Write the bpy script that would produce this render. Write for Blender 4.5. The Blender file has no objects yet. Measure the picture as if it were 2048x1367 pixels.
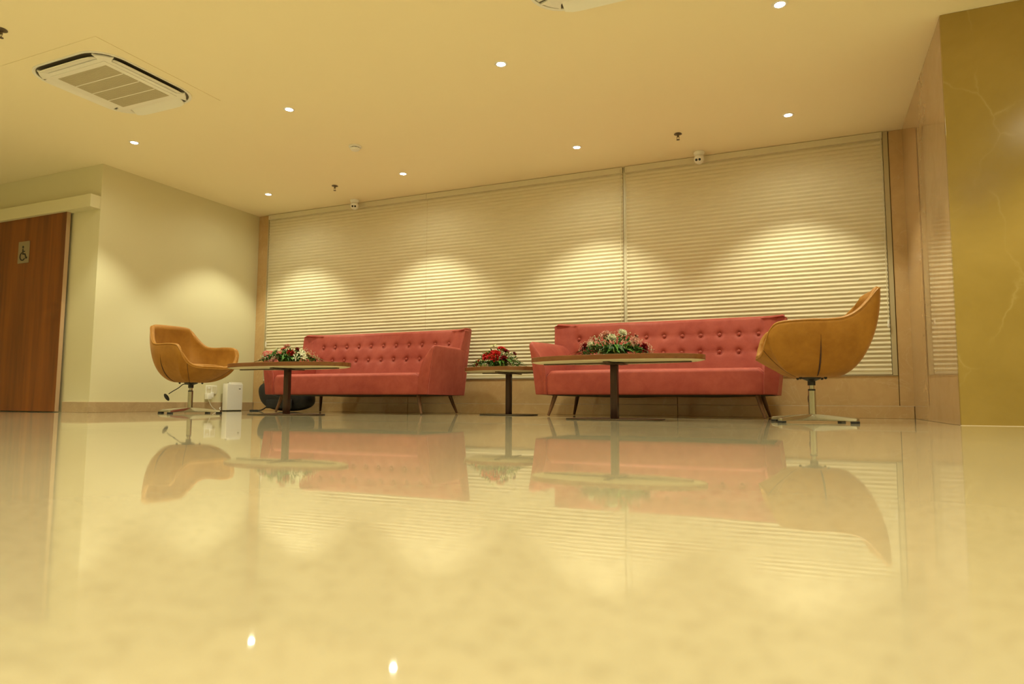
import bpy, bmesh, math, random
from math import sin, cos, pi, sqrt, radians
from mathutils import Vector, Matrix, noise
random.seed(7)
S = bpy.context.scene
COL = S.collection
H = 2.70

# ------------------------------------------------------------------ camera
cd = bpy.data.cameras.new('camera'); cam = bpy.data.objects.new('camera', cd); COL.objects.link(cam)
R_ = Vector((0.91605895, 0.40101151, 0.00507639)); U_ = Vector((0.03081886, -0.08301095, 0.99607198)); F_ = Vector((-0.39985772, 0.9123042, 0.08840164))
M_ = Matrix((R_, U_, -F_)).transposed().to_4x4(); M_.translation = Vector((0, 0, 0.1317))
cam.matrix_world = M_
cd.sensor_width = 36; cd.lens = 23.84; cd.clip_start = 0.01; cd.clip_end = 60
cd.dof.use_dof = True; cd.dof.focus_distance = 6.1; cd.dof.aperture_fstop = 2.8
S.camera = cam

# ------------------------------------------------------------------ world, exposure
w = bpy.data.worlds.new('world'); S.world = w; w.use_nodes = True
w.node_tree.nodes['Background'].inputs[0].default_value = (1, .85, .6, 1)
w.node_tree.nodes['Background'].inputs[1].default_value = 0.0
S.view_settings.view_transform = 'Standard'; S.view_settings.look = 'None'; S.view_settings.gamma = 1
S.view_settings.use_curve_mapping = False
S.view_settings.exposure = 0.68
LAMP_COLOR = (1.0, 0.98, 0.70)
LAMP_POWER = 76.0
GLOW_POWER = 7.5

# ------------------------------------------------------------------ helpers
class MB:
    def __init__(s): s.v = []; s.f = []
    def add(s, vs, fs):
        n = len(s.v); s.v += [tuple(p) for p in vs]; s.f += [tuple(i + n for i in q) for q in fs]; return s
    def box(s, x0, x1, y0, y1, z0, z1):
        return s.add([(x0,y0,z0),(x1,y0,z0),(x1,y1,z0),(x0,y1,z0),(x0,y0,z1),(x1,y0,z1),(x1,y1,z1),(x0,y1,z1)],
                     [(0,3,2,1),(4,5,6,7),(0,1,5,4),(1,2,6,5),(2,3,7,6),(3,0,4,7)])
    def lathe(s, prof, n=24, c=(0,0,0), axis=None):
        vs = []; fs = []; m = len(prof)
        for i in range(n):
            a = 2*pi*i/n
            for (r, z) in prof: vs.append(Vector((r*cos(a), r*sin(a), z)))
        for i in range(n):
            j = (i+1) % n
            for k in range(m-1): fs.append((i*m+k, j*m+k, j*m+k+1, i*m+k+1))
        if prof[0][0] > 1e-6: fs.append(tuple(i*m for i in range(n))[::-1])
        if prof[-1][0] > 1e-6: fs.append(tuple(i*m+m-1 for i in range(n)))
        if axis is not None:
            q = Vector((0,0,1)).rotation_difference(Vector(axis).normalized()); vs = [q @ v for v in vs]
        c = Vector(c); return s.add([v + c for v in vs], fs)
    def tube(s, pts, rad, n=10, closed=False):
        pts = [Vector(p) for p in pts]; m = len(pts)
        if not hasattr(rad, '__len__'): rad = [rad]*m
        vs = []; fs = []; up = None
        for i, p in enumerate(pts):
            if closed: t = pts[(i+1) % m]-pts[i-1]
            else: t = pts[min(i+1, m-1)]-pts[max(i-1, 0)]
            t.normalize()
            if up is None:
                up = Vector((0,0,1)) if abs(t.z) < .9 else Vector((1,0,0))
            up = (up - t*up.dot(t)).normalized(); b = t.cross(up)
            for k in range(n):
                a = 2*pi*k/n; vs.append(p + (up*cos(a)+b*sin(a))*rad[i])
        for i in range(m if closed else m-1):
            j = (i+1) % m
            for k in range(n):
                l = (k+1) % n; fs.append((i*n+k, i*n+l, j*n+l, j*n+k))
        if not closed: fs.append(tuple(range(n))[::-1]); fs.append(tuple(range((m-1)*n, m*n)))
        return s.add(vs, fs)
    def prism(s, poly, a, b, axis='z'):
        """poly of 2D points extruded along an axis from a to b"""
        n = len(poly)
        def P(p, t): return {'z': (p[0], p[1], t), 'y': (p[0], t, p[1]), 'x': (t, p[0], p[1])}[axis]
        return s.add([P(p, a) for p in poly]+[P(p, b) for p in poly],
                     [tuple(range(n))[::-1], tuple(range(n, 2*n))]+[(i, (i+1) % n, n+(i+1) % n, n+i) for i in range(n)])
    def ellipsoid(s, c, r, nu=12, nv=8, M=None):
        vs = []; fs = []; c = Vector(c)
        for j in range(nv+1):
            b = -pi/2+pi*j/nv
            for i in range(nu):
                a = 2*pi*i/nu; q = Vector((r[0]*cos(b)*cos(a), r[1]*cos(b)*sin(a), r[2]*sin(b)))
                if M: q = M @ q
                vs.append(c+q)
        for j in range(nv):
            for i in range(nu):
                k = (i+1) % nu; fs.append((j*nu+i, j*nu+k, (j+1)*nu+k, (j+1)*nu+i))
        return s.add(vs, fs)
    def build(s, name, mat, parent=None, bevel=0, seg=2, angle=35, smooth=True, weld=False):
        me = bpy.data.meshes.new(name); me.from_pydata(s.v, [], s.f)
        bm = bmesh.new(); bm.from_mesh(me)
        if weld: bmesh.ops.remove_doubles(bm, verts=bm.verts, dist=1e-5)
        bmesh.ops.recalc_face_normals(bm, faces=bm.faces)
        if bevel:
            es = [e for e in bm.edges if len(e.link_faces) == 2 and e.calc_face_angle(0) > radians(25)]
            bmesh.ops.bevel(bm, geom=es, offset=bevel, segments=seg, profile=.5, affect='EDGES', clamp_overlap=True)
        bm.to_mesh(me); bm.free()
        if smooth:
            if bevel: angle = min(angle, 22)
        me.shade_smooth(); me.set_sharp_from_angle(angle=radians(angle))
        me.materials.append(mat)
        o = bpy.data.objects.new(name, me); COL.objects.link(o)
        if parent: o.parent = parent
        return o

def tag(o, label, cat, group=None):
    o['label'] = label; o['category'] = cat
    if group: o['group'] = group
    return o
def thing(name, label, cat, loc=(0,0,0), rz=0, group=None):
    o = bpy.data.objects.new(name, None); o.empty_display_size = .1; COL.objects.link(o)
    o.location = loc; o.rotation_euler = (0, 0, rz); return tag(o, label, cat, group)
def struct(o): o['kind'] = 'structure'; return o
def stuff(o): o['kind'] = 'stuff'; return o
def copy_tree(o, parent=None):
    c = o.copy(); COL.objects.link(c); c.parent = parent
    for ch in list(o.children): copy_tree(ch, c)
    return c
def catmull(P, n):
    out = []
    for i in range(len(P)-1):
        p0 = Vector(P[max(i-1, 0)]); p1 = Vector(P[i]); p2 = Vector(P[i+1]); p3 = Vector(P[min(i+2, len(P)-1)])
        for k in range(n):
            t = k/n
            out.append(.5*((2*p1)+(p2-p0)*t+(2*p0-5*p1+4*p2-p3)*t*t+(3*p1-p0-3*p2+p3)*t**3))
    out.append(Vector(P[-1])); return out

# ------------------------------------------------------------------ materials
def mat(name, col, rough=.5, metal=0, spec=.5, **k):
    m = bpy.data.materials.new(name); m.use_nodes = True; b = m.node_tree.nodes['Principled BSDF']
    b.inputs['Base Color'].default_value = (*col, 1); b.inputs['Roughness'].default_value = rough
    b.inputs['Metallic'].default_value = metal; b.inputs['Specular IOR Level'].default_value = spec
    for kk, v in k.items(): b.inputs[kk.replace('_', ' ')].default_value = v
    return m
class N:
    def __init__(s, m): s.m = m; s.t = m.node_tree; s.b = s.t.nodes['Principled BSDF']
    def n(s, typ, **k):
        x = s.t.nodes.new(typ)
        for a, v in k.items():
            if a in x.inputs.keys(): x.inputs[a].default_value = v
            else: setattr(x, a, v)
        return x
    def l(s, a, b): s.t.links.new(a, b)
    def coord(s, scale=(1,1,1), rot=(0,0,0)):
        t = s.n('ShaderNodeTexCoord'); g = s.n('ShaderNodeMapping'); g.inputs['Scale'].default_value = scale; g.inputs['Rotation'].default_value = rot
        s.l(t.outputs['Object'], g.inputs[0]); return g.outputs[0]
    def noise(s, vec, scale, detail=4, rough=.55, dist=0):
        x = s.n('ShaderNodeTexNoise'); x.inputs['Scale'].default_value = scale; x.inputs['Detail'].default_value = detail
        x.inputs['Roughness'].default_value = rough; x.inputs['Distortion'].default_value = dist; s.l(vec, x.inputs['Vector']); return x.outputs['Fac']
    def ramp(s, fac, stops):
        r = s.n('ShaderNodeValToRGB'); e = r.color_ramp.elements
        while len(e) < len(stops): e.new(.5)
        for i, (p, c) in enumerate(stops): e[i].position = p; e[i].color = (*c, 1) if len(c) == 3 else c
        s.l(fac, r.inputs[0]); return r.outputs[0]
    def bump(s, h, strength, dist=.01):
        b = s.n('ShaderNodeBump'); b.inputs['Strength'].default_value = strength; b.inputs['Distance'].default_value = dist
        s.l(h, b.inputs['Height']); s.l(b.outputs[0], s.b.inputs['Normal'])
    def mixc(s, fac, a, b, mode='MIX'):
        x = s.n('ShaderNodeMix', data_type='RGBA', blend_type=mode)
        for sock, v in ((x.inputs[0], fac), (x.inputs[6], a), (x.inputs[7], b)):
            if hasattr(v, 'links'): s.l(v, sock)
            elif isinstance(v, tuple): sock.default_value = (*v, 1)
            else: sock.default_value = v
        return x.outputs[2]

def marble(name, c1, c2, vein, rough, sc=1.0, veinamt=.5, spec=.5, bump=0):
    m = mat(name, c1, rough, spec=spec); n = N(m); v = n.coord()
    a = n.noise(v, 2.2*sc, 8, .62, .6)
    base = n.ramp(a, [(.32, c1), (.68, c2)])
    wv = n.n('ShaderNodeTexNoise'); wv.inputs['Scale'].default_value = 1.3*sc; wv.inputs['Detail'].default_value = 5; wv.inputs['Distortion'].default_value = 1.6
    n.l(v, wv.inputs['Vector'])
    vm = n.ramp(wv.outputs['Fac'], [(.485, (0,0,0)), (.5, (1,1,1)), (.515, (0,0,0))])
    gate = n.noise(v, 2.6*sc, 2)
    g = n.n('ShaderNodeMath', operation='MULTIPLY'); n.l(vm, g.inputs[0]); n.l(gate, g.inputs[1])
    g2 = n.n('ShaderNodeMath', operation='MULTIPLY'); n.l(g.outputs[0], g2.inputs[0]); g2.inputs[1].default_value = veinamt
    n.l(n.mixc(g2.outputs[0], base, vein), n.b.inputs['Base Color'])
    if bump: n.bump(n.noise(v, 9*sc, 3), bump, .002)
    return m

M_floor = mat('floor_marble', (.7,.6,.44), .05, spec=.52)
nf = N(M_floor); vf = nf.coord()
cf = nf.ramp(nf.noise(vf, 1.3, 8, .6, .8), [(.30, (.45,.385,.24)), (.70, (.485,.415,.265))])
fine = nf.ramp(nf.noise(vf, 55, 6, .75, .5), [(.36, (.50,.44,.36)), (.50, (.93,.92,.90)), (.66, (1,1,1))])
nf.l(nf.mixc(.38, cf, fine, 'MULTIPLY'), nf.b.inputs['Base Color'])
rr = nf.ramp(nf.noise(vf, 7, 5, .6), [(.35, (.014,.014,.014)), (.65, (.045,.045,.045))]); nf.l(rr, nf.b.inputs['Roughness'])
nf.bump(nf.noise(vf, 3.0, 3, .5), .02, .01)
M_brown = marble('brown_marble', (.54,.355,.165), (.61,.41,.20), (.76,.60,.40), .09, 2.5, .35, spec=.6)
M_gold = marble('gold_marble', (.36,.25,.075), (.47,.34,.12), (.72,.58,.30), .22, .9, .75, spec=.4)
M_joint = mat('stone_joint', (.72,.60,.42), .6)
M_ceil = mat('ceiling_paint', (.92,.82,.57), .6, spec=.25)
M_wall = mat('wall_paint', (.70,.65,.43), .55, spec=.3)
M_frame = mat('window_frame_paint', (.50,.42,.25), .45)
M_white = mat('white_plastic', (.86,.84,.78), .4)
M_cream = mat('cream_metal', (.72,.66,.48), .4)
M_black = mat('black_plastic', (.012,.011,.010), .4)
M_rubber = mat('black_rubber', (.02,.018,.016), .7)
M_chrome = mat('polished_aluminium', (.50,.48,.40), .24, 1)
M_steel = mat('dark_steel', (.10,.075,.05), .35, .7)
M_grille = mat('intake_grille', (.50,.44,.30), .7)
M_dark = mat('duct_dark', (.10,.085,.06), .7)
M_brass = mat('sprinkler_brass', (.16,.12,.08), .4, .7)
M_duct = mat('louvre_plastic', (.58,.52,.38), .5)

def veined(name, c1, c2, vein, rough, scale, amt, spec=.5):
    m = mat(name, c1, rough, spec=spec); n = N(m); v = n.coord()
    cloud = n.ramp(n.noise(v, 1.1, 7, .6, .3), [(.30, c1), (.70, c2)])
    nz = n.n('ShaderNodeTexNoise'); nz.inputs['Scale'].default_value = 2.2; nz.inputs['Detail'].default_value = 6; n.l(v, nz.inputs['Vector'])
    mx = n.n('ShaderNodeMix', data_type='RGBA', blend_type='LINEAR_LIGHT'); mx.inputs[0].default_value = .16
    st = n.coord((1.0, 1.0, .55), (0, radians(38), 0)); n.l(st, mx.inputs[6]); n.l(nz.outputs['Color'], mx.inputs[7])
    vo = n.n('ShaderNodeTexVoronoi', feature='DISTANCE_TO_EDGE'); vo.inputs['Scale'].default_value = scale; n.l(mx.outputs[2], vo.inputs['Vector'])
    line = n.ramp(vo.outputs['Distance'], [(0, (1,1,1)), (.012, (.25,.25,.25)), (.03, (0,0,0))])
    gate = n.ramp(n.noise(v, 1.6, 3), [(.45, (0,0,0)), (.60, (1,1,1))])
    g = n.n('ShaderNodeMath', operation='MULTIPLY'); n.l(line, g.inputs[0]); n.l(gate, g.inputs[1])
    g2 = n.n('ShaderNodeMath', operation='MULTIPLY'); n.l(g.outputs[0], g2.inputs[0]); g2.inputs[1].default_value = amt
    n.l(n.mixc(g2.outputs[0], cloud, vein), n.b.inputs['Base Color']); return m
M_gold = veined('gold_marble_slab', (.31,.21,.045), (.42,.29,.075), (.52,.39,.14), .2, 2.1, .42)

def fabric(name, c1, c2, sheen=.3, sc=6, bump=.25):
    m = mat(name, c1, .62, spec=.3); n = N(m); v = n.coord()
    n.l(n.ramp(n.noise(v, sc, 6, .65, .4), [(.34, c1), (.66, c2)]), n.b.inputs['Base Color'])
    n.b.inputs['Sheen Weight'].default_value = sheen; n.b.inputs['Sheen Roughness'].default_value = .4
    n.b.inputs['Sheen Tint'].default_value = (*[min(1, x*1.6+.2) for x in c2], 1)
    n.bump(n.noise(v, 120, 3), bump, .002); return m
M_red = fabric('red_suede', (.30,.048,.034), (.385,.078,.054))
M_redpipe = mat('red_piping', (.46,.12,.10), .5)
M_tan = fabric('tan_suede', (.30,.125,.010), (.39,.175,.020), .25, 7)
M_tanpipe = mat('tan_piping', (.42,.20,.03), .5)
M_seam = mat('dark_seam', (.05,.018,.01), .7)
M_bag = fabric('black_nylon', (.012,.012,.014), (.022,.022,.024), .05, 20)
M_dust = fabric('dust_cover_cloth', (.055,.040,.022), (.075,.055,.03), 0, 20)

def wood(name, c1, c2, scale, rough=.35, spec=.5):
    m = mat(name, c1, rough, spec=spec); n = N(m); v = n.coord(scale)
    a = n.noise(v, 1, 6, .6, .3); n.l(n.ramp(a, [(.3, c1), (.7, c2)]), n.b.inputs['Base Color']); return m
M_door = wood('door_veneer', (.125,.031,.0015), (.28,.078,.005), (9, 9, .55), .38)
M_doorline = mat('door_edge', (.50,.33,.20), .5)
M_leg = wood('sofa_leg_wood', (.10,.04,.015), (.17,.075,.03), (30,30,6), .35)
M_top = wood('table_top_wood', (.16,.058,.016), (.24,.095,.030), (2.5, 30, 30), .3)
M_under = mat('table_underside', (.74,.66,.44), .55)
M_column = wood('table_column_wood', (.035,.012,.007), (.06,.022,.012), (60,60,5), .3)
M_blind = mat('blind_cloth', (.64,.57,.40), .75, spec=.15)
n_ = N(M_blind); v_ = n_.coord((1,1,14)); n_.l(n_.ramp(n_.noise(v_, 4, 5, .7), [(.25, (.69,.62,.43)), (.75, (.78,.71,.52))]), n_.b.inputs['Base Color'])
M_glow = mat('lamp_glow', (1,1,1)); M_glow.node_tree.nodes['Principled BSDF'].inputs['Emission Color'].default_value = (1,.97,.9,1)
M_glow.node_tree.nodes['Principled BSDF'].inputs['Emission Strength'].default_value = 30

XL, XR, D, YL, YP = -6.985, .866, 7.14, 4.80, 5.07
XF0, XF1, YB = -9.6, 5.0, -6.5
# ------------------------------------------------------------------ room shell
fl = struct(MB().box(XF0-.1, XF1+.1, YB-.1, D+.1, -.1, 0).build('floor', M_floor, smooth=False))
ce = struct(MB().box(XF0-.1, XF1+.1, YB-.1, D+.1, H, H+.1).build('ceiling', M_ceil, smooth=False))
wb = struct(MB().box(XL-.1, XR+.1, D+.02, D+.12, 0, H).build('wall_back', M_brown, smooth=False))
wl = struct(MB().box(XL-.12, XL, YL, D+.02, 0, H).build('wall_left', M_wall, smooth=False))
wd = struct(MB().box(XF0, XL-.12, YL, YL+.12, 0, H).build('wall_entrance', M_wall, smooth=False))
wr = struct(MB().box(XR+.02, XR+.12, YP+.06, D+.02, 0, H).build('wall_right', M_brown, smooth=False))
wp = struct(MB().box(XR+.03, XF1, YP+.02, YP+.14, 0, H).build('wall_pillar', M_gold, smooth=False))
struct(MB().box(XF0-.1, XF0, YB, YL+.12, 0, H).build('wall_far_left', M_wall, smooth=False))
struct(MB().box(XF1, XF1+.1, YB, YP+.14, 0, H).build('wall_far_right', M_wall, smooth=False))
struct(MB().box(XF0, XF1, YB-.1, YB, 0, H).build('wall_behind', M_wall, smooth=False))

# back wall stone cladding: side strips, dado slabs and the skirting, with recessed joints
bx0, bx1 = -6.80, .700
BZ = .402
SK = .114
def slab(x0, x1, y0, y1, z0, z1, parent, m=M_brown, name='marble_panel', bev=.0025):
    return MB().box(x0, x1, y0, y1, z0, z1).build(name, m, parent, bevel=bev, seg=2)
J = .0022
slab(XL+.001, bx0-J, D-.035, D+.02, SK+J, H-.001, wb)
slab(bx1+.05+J, XR+.02, D-.035, D+.02, SK+J, H-.001, wb)
xs = [bx0, -4.5, -1.25, bx1+.05]
for a, b in zip(xs[:-1], xs[1:]): slab(a+J, b-J, D-.035, D+.02, SK+J, BZ-.012, wb)
# cream frame around the blinds
fr = struct(MB().box(bx1+.004, bx1+.046, D-.045, D+.02, BZ-.01, H-.001).build('window_frame', M_frame, bevel=.003)); fr.name = 'trim_1'
fr = struct(MB().box(bx0-.012, bx0-.002, D-.045, D+.02, BZ-.01, H-.001).build('window_frame', M_frame, bevel=.002)); fr.name = 'trim_2'
sill = struct(MB().box(bx0, bx1+.004, D-.04, D+.02, BZ-.011, BZ-.004).build('trim_3', M_joint))
for nm, xa, xb in (('trim_4', -4.276, -4.270), ('trim_5', -1.800, -1.776)):
    struct(MB().box(xa, xb, D-.022, D+.02, BZ, H-.001).build(nm, M_cream))
# skirtings
def skirting(name):
    o = bpy.data.objects.new(name, None); COL.objects.link(o); return struct(o)
sb = skirting('baseboard_back')
for a, b in zip([XL+.015, -4.5, -1.25], [-4.5, -1.25, XR-.001]): slab(a+J, b-J, D-.037, D+.02, 0, SK-J, sb, name='skirting_tile')
MB().box(XL, XR, D-.0362, D+.02, SK-J, SK+J).build('joint_line', M_joint, sb)
sl = skirting('baseboard_left')
M_sk = marble('skirting_stone', (.42,.30,.17), (.50,.36,.21), (.7,.6,.4), .15, 3, .3)
for a, b in ((YL-.016, 6.0), (6.0, D-.038)): slab(XL, XL+.015, a+J, b-J, 0, SK-J, sl, M_sk, 'skirting_tile')
MB().box(XL, XL+.012, YL-.012, D-.038, SK-J, SK+.001).build('joint_line', M_joint, sl)
se = skirting('baseboard_entrance')
slab(-7.40, XL+.012, YL-.015, YL, 0, SK-J, se, M_sk, 'skirting_tile')
MB().box(-7.40, XL+.01, YL-.012, YL, SK-J, SK+.001).build('joint_line', M_joint, se)
# polished side of the marble pillar and its golden front, in big slabs
M_side = marble('pillar_side_marble', (.48,.31,.15), (.53,.35,.18), (.6,.45,.3), .012, 2, .08, spec=.95)
slab(XR, XR+.02, YP+.012, D-.0352, 0.001, H-.001, wr, M_side, bev=.0008)
slab(XR, 2.35, YP-.012, YP+.02, .001, H-.001, wp, M_gold, bev=.0025)
slab(2.354, 3.8, YP-.012, YP+.02, .001, H-.001, wp, M_gold, bev=.0025)
slab(3.804, XF1-.001, YP-.012, YP+.02, .001, H-.001, wp, M_gold, bev=.0025)
struct(MB().box(XR-.004, XF1-.002, YP-.018, YP-.012, 0, .003).build('trim_6', M_joint))

# ------------------------------------------------------------------ sliding door with pelmet
door = thing('sliding_door', 'dark brown wooden sliding door with a wheelchair sign, at the left edge', 'door', (-8.07, YL-.05, 0)); door.name = 'door_1'
dr = MB().box(-.64, .64, -.022, .022, .008, 2.22).build('door_leaf', M_door, door, bevel=.002)
MB().box(.640, .646, -.020, .020, .008, 2.22).build('edge_strip', M_doorline, door)
sp = MB().box(-.165, .032, -.030, -.0225, 1.675, 1.925).build('sign_plate', mat('brushed_plate', (.33,.27,.17), .4, .4), door, bevel=.001)
ic = MB(); cx_, cz_ = -.066, 1.775; yb = -.0315
def flat(poly, y0=-.033, y1=-.0298): ic.prism(poly, y0, y1, 'y')
def strip(pts, wd_):
    for (a, b) in zip(pts[:-1], pts[1:]):
        a = Vector(a); b = Vector(b); d = (b-a).normalized()*.3*wd_; nn = Vector((-(b-a).y, (b-a).x)).normalized()*wd_/2
        flat([tuple(a-d+nn), tuple(a-d-nn), tuple(b+d-nn), tuple(b+d+nn)])
flat([(cx_-.012+.013*cos(t*pi/8), cz_+.085+.015*sin(t*pi/8)) for t in range(16)])
strip([(cx_-.012, cz_+.06), (cx_-.008, cz_+.005), (cx_+.032, cz_+.002), (cx_+.052, cz_-.045), (cx_+.066, cz_-.04)], .015)
strip([(cx_-.010, cz_+.035), (cx_+.025, cz_+.033)], .011)
strip([(cx_-.012+.045*cos(t), cz_-.022+.045*sin(t)) for t in [radians(115+i*16) for i in range(14)]], .012)
ic.build('wheelchair_symbol', M_black, sp, smooth=False)
MB().box(-.63, -.555, -.032, -.0225, 1.26, 1.455).build('pull_plate', mat('plate_grey', (.28,.25,.15), .4, .4), door, bevel=.001)
MB().prism([(-.592+.022*cos(t*pi/8), 1.36+.045*sin(t*pi/8)) for t in range(16)], -.034, -.0318, 'y').build('finger_pull', M_dark, door)
pel = struct(MB().box(XF0+.01, XL-.0, YL-.115, YL, 2.195, 2.335).build('trim_7', M_wall, bevel=.002))
struct(MB().box(-8.83, -8.735, YL-.03, YL, 0, 2.195).build('trim_8', M_wall, bevel=.002))

# ------------------------------------------------------------------ pleated blinds
PITCH = .0405
def blind(x0, x1, label, cords):
    t = thing('pleated_blind', label, 'window blind', ((x0+x1)/2, D, BZ), 0, 'blinds across the window wall')
    hw = (x1-x0)/2; top = 2.632-BZ; n = int((top-.02)/PITCH)
    MB().box(-hw, hw, -.058, .0, top, H-BZ-.004).build('head_rail', M_cream, t, bevel=.003)
    mb = MB(); z0 = .022; zt = top; pts = []
    for k in range(2*n+1):
        z = z0+(zt-z0)*k/(2*n)
        pts.append((-.033 if k % 2 else -.0240, z))
    nx = 14; vs = []
    for i in range(nx+1):
        x = -hw+2*hw*i/nx
        for (y, z) in pts: vs.append((x, y, z+.0006*noise.noise(Vector((x*.8+x0, z*3, 0)))))
    m = len(pts)
    mb.add(vs, [(i*m+k, (i+1)*m+k, (i+1)*m+k+1, i*m+k+1) for i in range(nx) for k in range(m-1)])
    mb.build('pleated_cloth', M_blind, t, smooth=False)
    MB().box(-hw, hw, -.046, -.012, 0, .022).build('bottom_rail', M_cream, t, bevel=.003)
    for (cx, zb) in cords:
        c = MB().tube([(cx, -.062, H-BZ-.03), (cx-.001, -.062, 1.2), (cx, -.062, zb-BZ)], .0032, 6).build('cord', M_cream, t)
        if zb > .6: MB().lathe([(.004, 0), (.009, .01), (.008, .06), (.003, .075)], 10, (cx, -.062, zb-BZ-.07)).build('tassel', M_white, c)
    return t
blind(bx0, -4.2745, 'leftmost of the three cream pleated blinds, behind the left red sofa', [(.04-(-4.2745-bx0)/2, .93)])
blind(-4.2715, -1.803, 'middle cream pleated blind, between the two seams in the window wall', [(1.214, .45)])
blind(-1.773, bx1, 'rightmost of the three cream pleated blinds, behind the right red sofa and tan chair', [(-1.222, .45), (1.222, .90)])

# ------------------------------------------------------------------ downlights
def downlight(x, y, label):
    t = thing('downlight', label, 'ceiling light', (x, y, H), 0, 'round recessed ceiling downlights')
    MB().lathe([(.033, .0), (.033, -.004), (.046, -.0045), (.050, -.001), (.050, 0)], 28).build('trim_ring', M_white, t)
    MB().lathe([(.0, -.0012), (.033, -.0012), (.033, -.0006), (.0, -.0006)], 24).build('lens', M_glow, t)
    ld = bpy.data.lights.new('spot', 'SPOT'); ld.energy = LAMP_POWER; ld.color = LAMP_COLOR; ld.spot_size = radians(94); ld.spot_blend = .42; ld.shadow_soft_size = .035
    lo = bpy.data.objects.new('spot_light', ld); COL.objects.link(lo); lo.parent = t; lo.location = (0, 0, -.012)
    ld = bpy.data.lights.new('spill', 'SPOT'); ld.energy = GLOW_POWER; ld.color = LAMP_COLOR; ld.spot_size = radians(168); ld.spot_blend = .6; ld.shadow_soft_size = .035
    lo = bpy.data.objects.new('spill_light', ld); COL.objects.link(lo); lo.parent = t; lo.location = (0, 0, -.014)
    return t
c1, c2, c3, c4 = -6.115, -4.14, -2.08, -.10
r1, r2 = 6.35, 4.51
for x, l in ((c1, 'downlight nearest the far left corner of the window wall'), (c2, 'second downlight from the left in the row nearest the blinds'),
             (c3, 'third downlight from the left in the row nearest the blinds, between two sprinklers'), (c4, 'rightmost downlight in the row nearest the blinds')):
    downlight(x, r1, l)
for x, l in ((c1, 'downlight beside the air conditioner at its lower edge, leftmost in the picture'), (c2, 'downlight right of the left air conditioner, above the smoke detector'),
             (c3, 'downlight just left of the air conditioner cut by the top edge'), (c4, 'rightmost downlight in the row nearer the camera, at the top edge')):
    downlight(x, r2, l)
downlight(c2, 2.67, 'downlight cut off by the top edge, above the left air conditioner')
for x in (-8.1, c1, c3, c4, 1.9, 3.8):  # unseen lamps added to light the room; the leftmost for the glow on the door
    for y in (2.67,): downlight(x, y, 'unseen downlight added outside the picture to light the lobby')
for x in (1.9, 3.8): downlight(x, 4.2, 'unseen downlight added outside the picture to light the lobby')  # two more out of view, added for light on the right
for y in (.83, -1.0, -2.85, -4.7):  # rows out of view, grid carried on only to light the lobby
    for x in (-8.1, c1, c2, c3, c4, 1.9, 3.8): downlight(x, y, 'unseen downlight added outside the picture to light the lobby')

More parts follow.
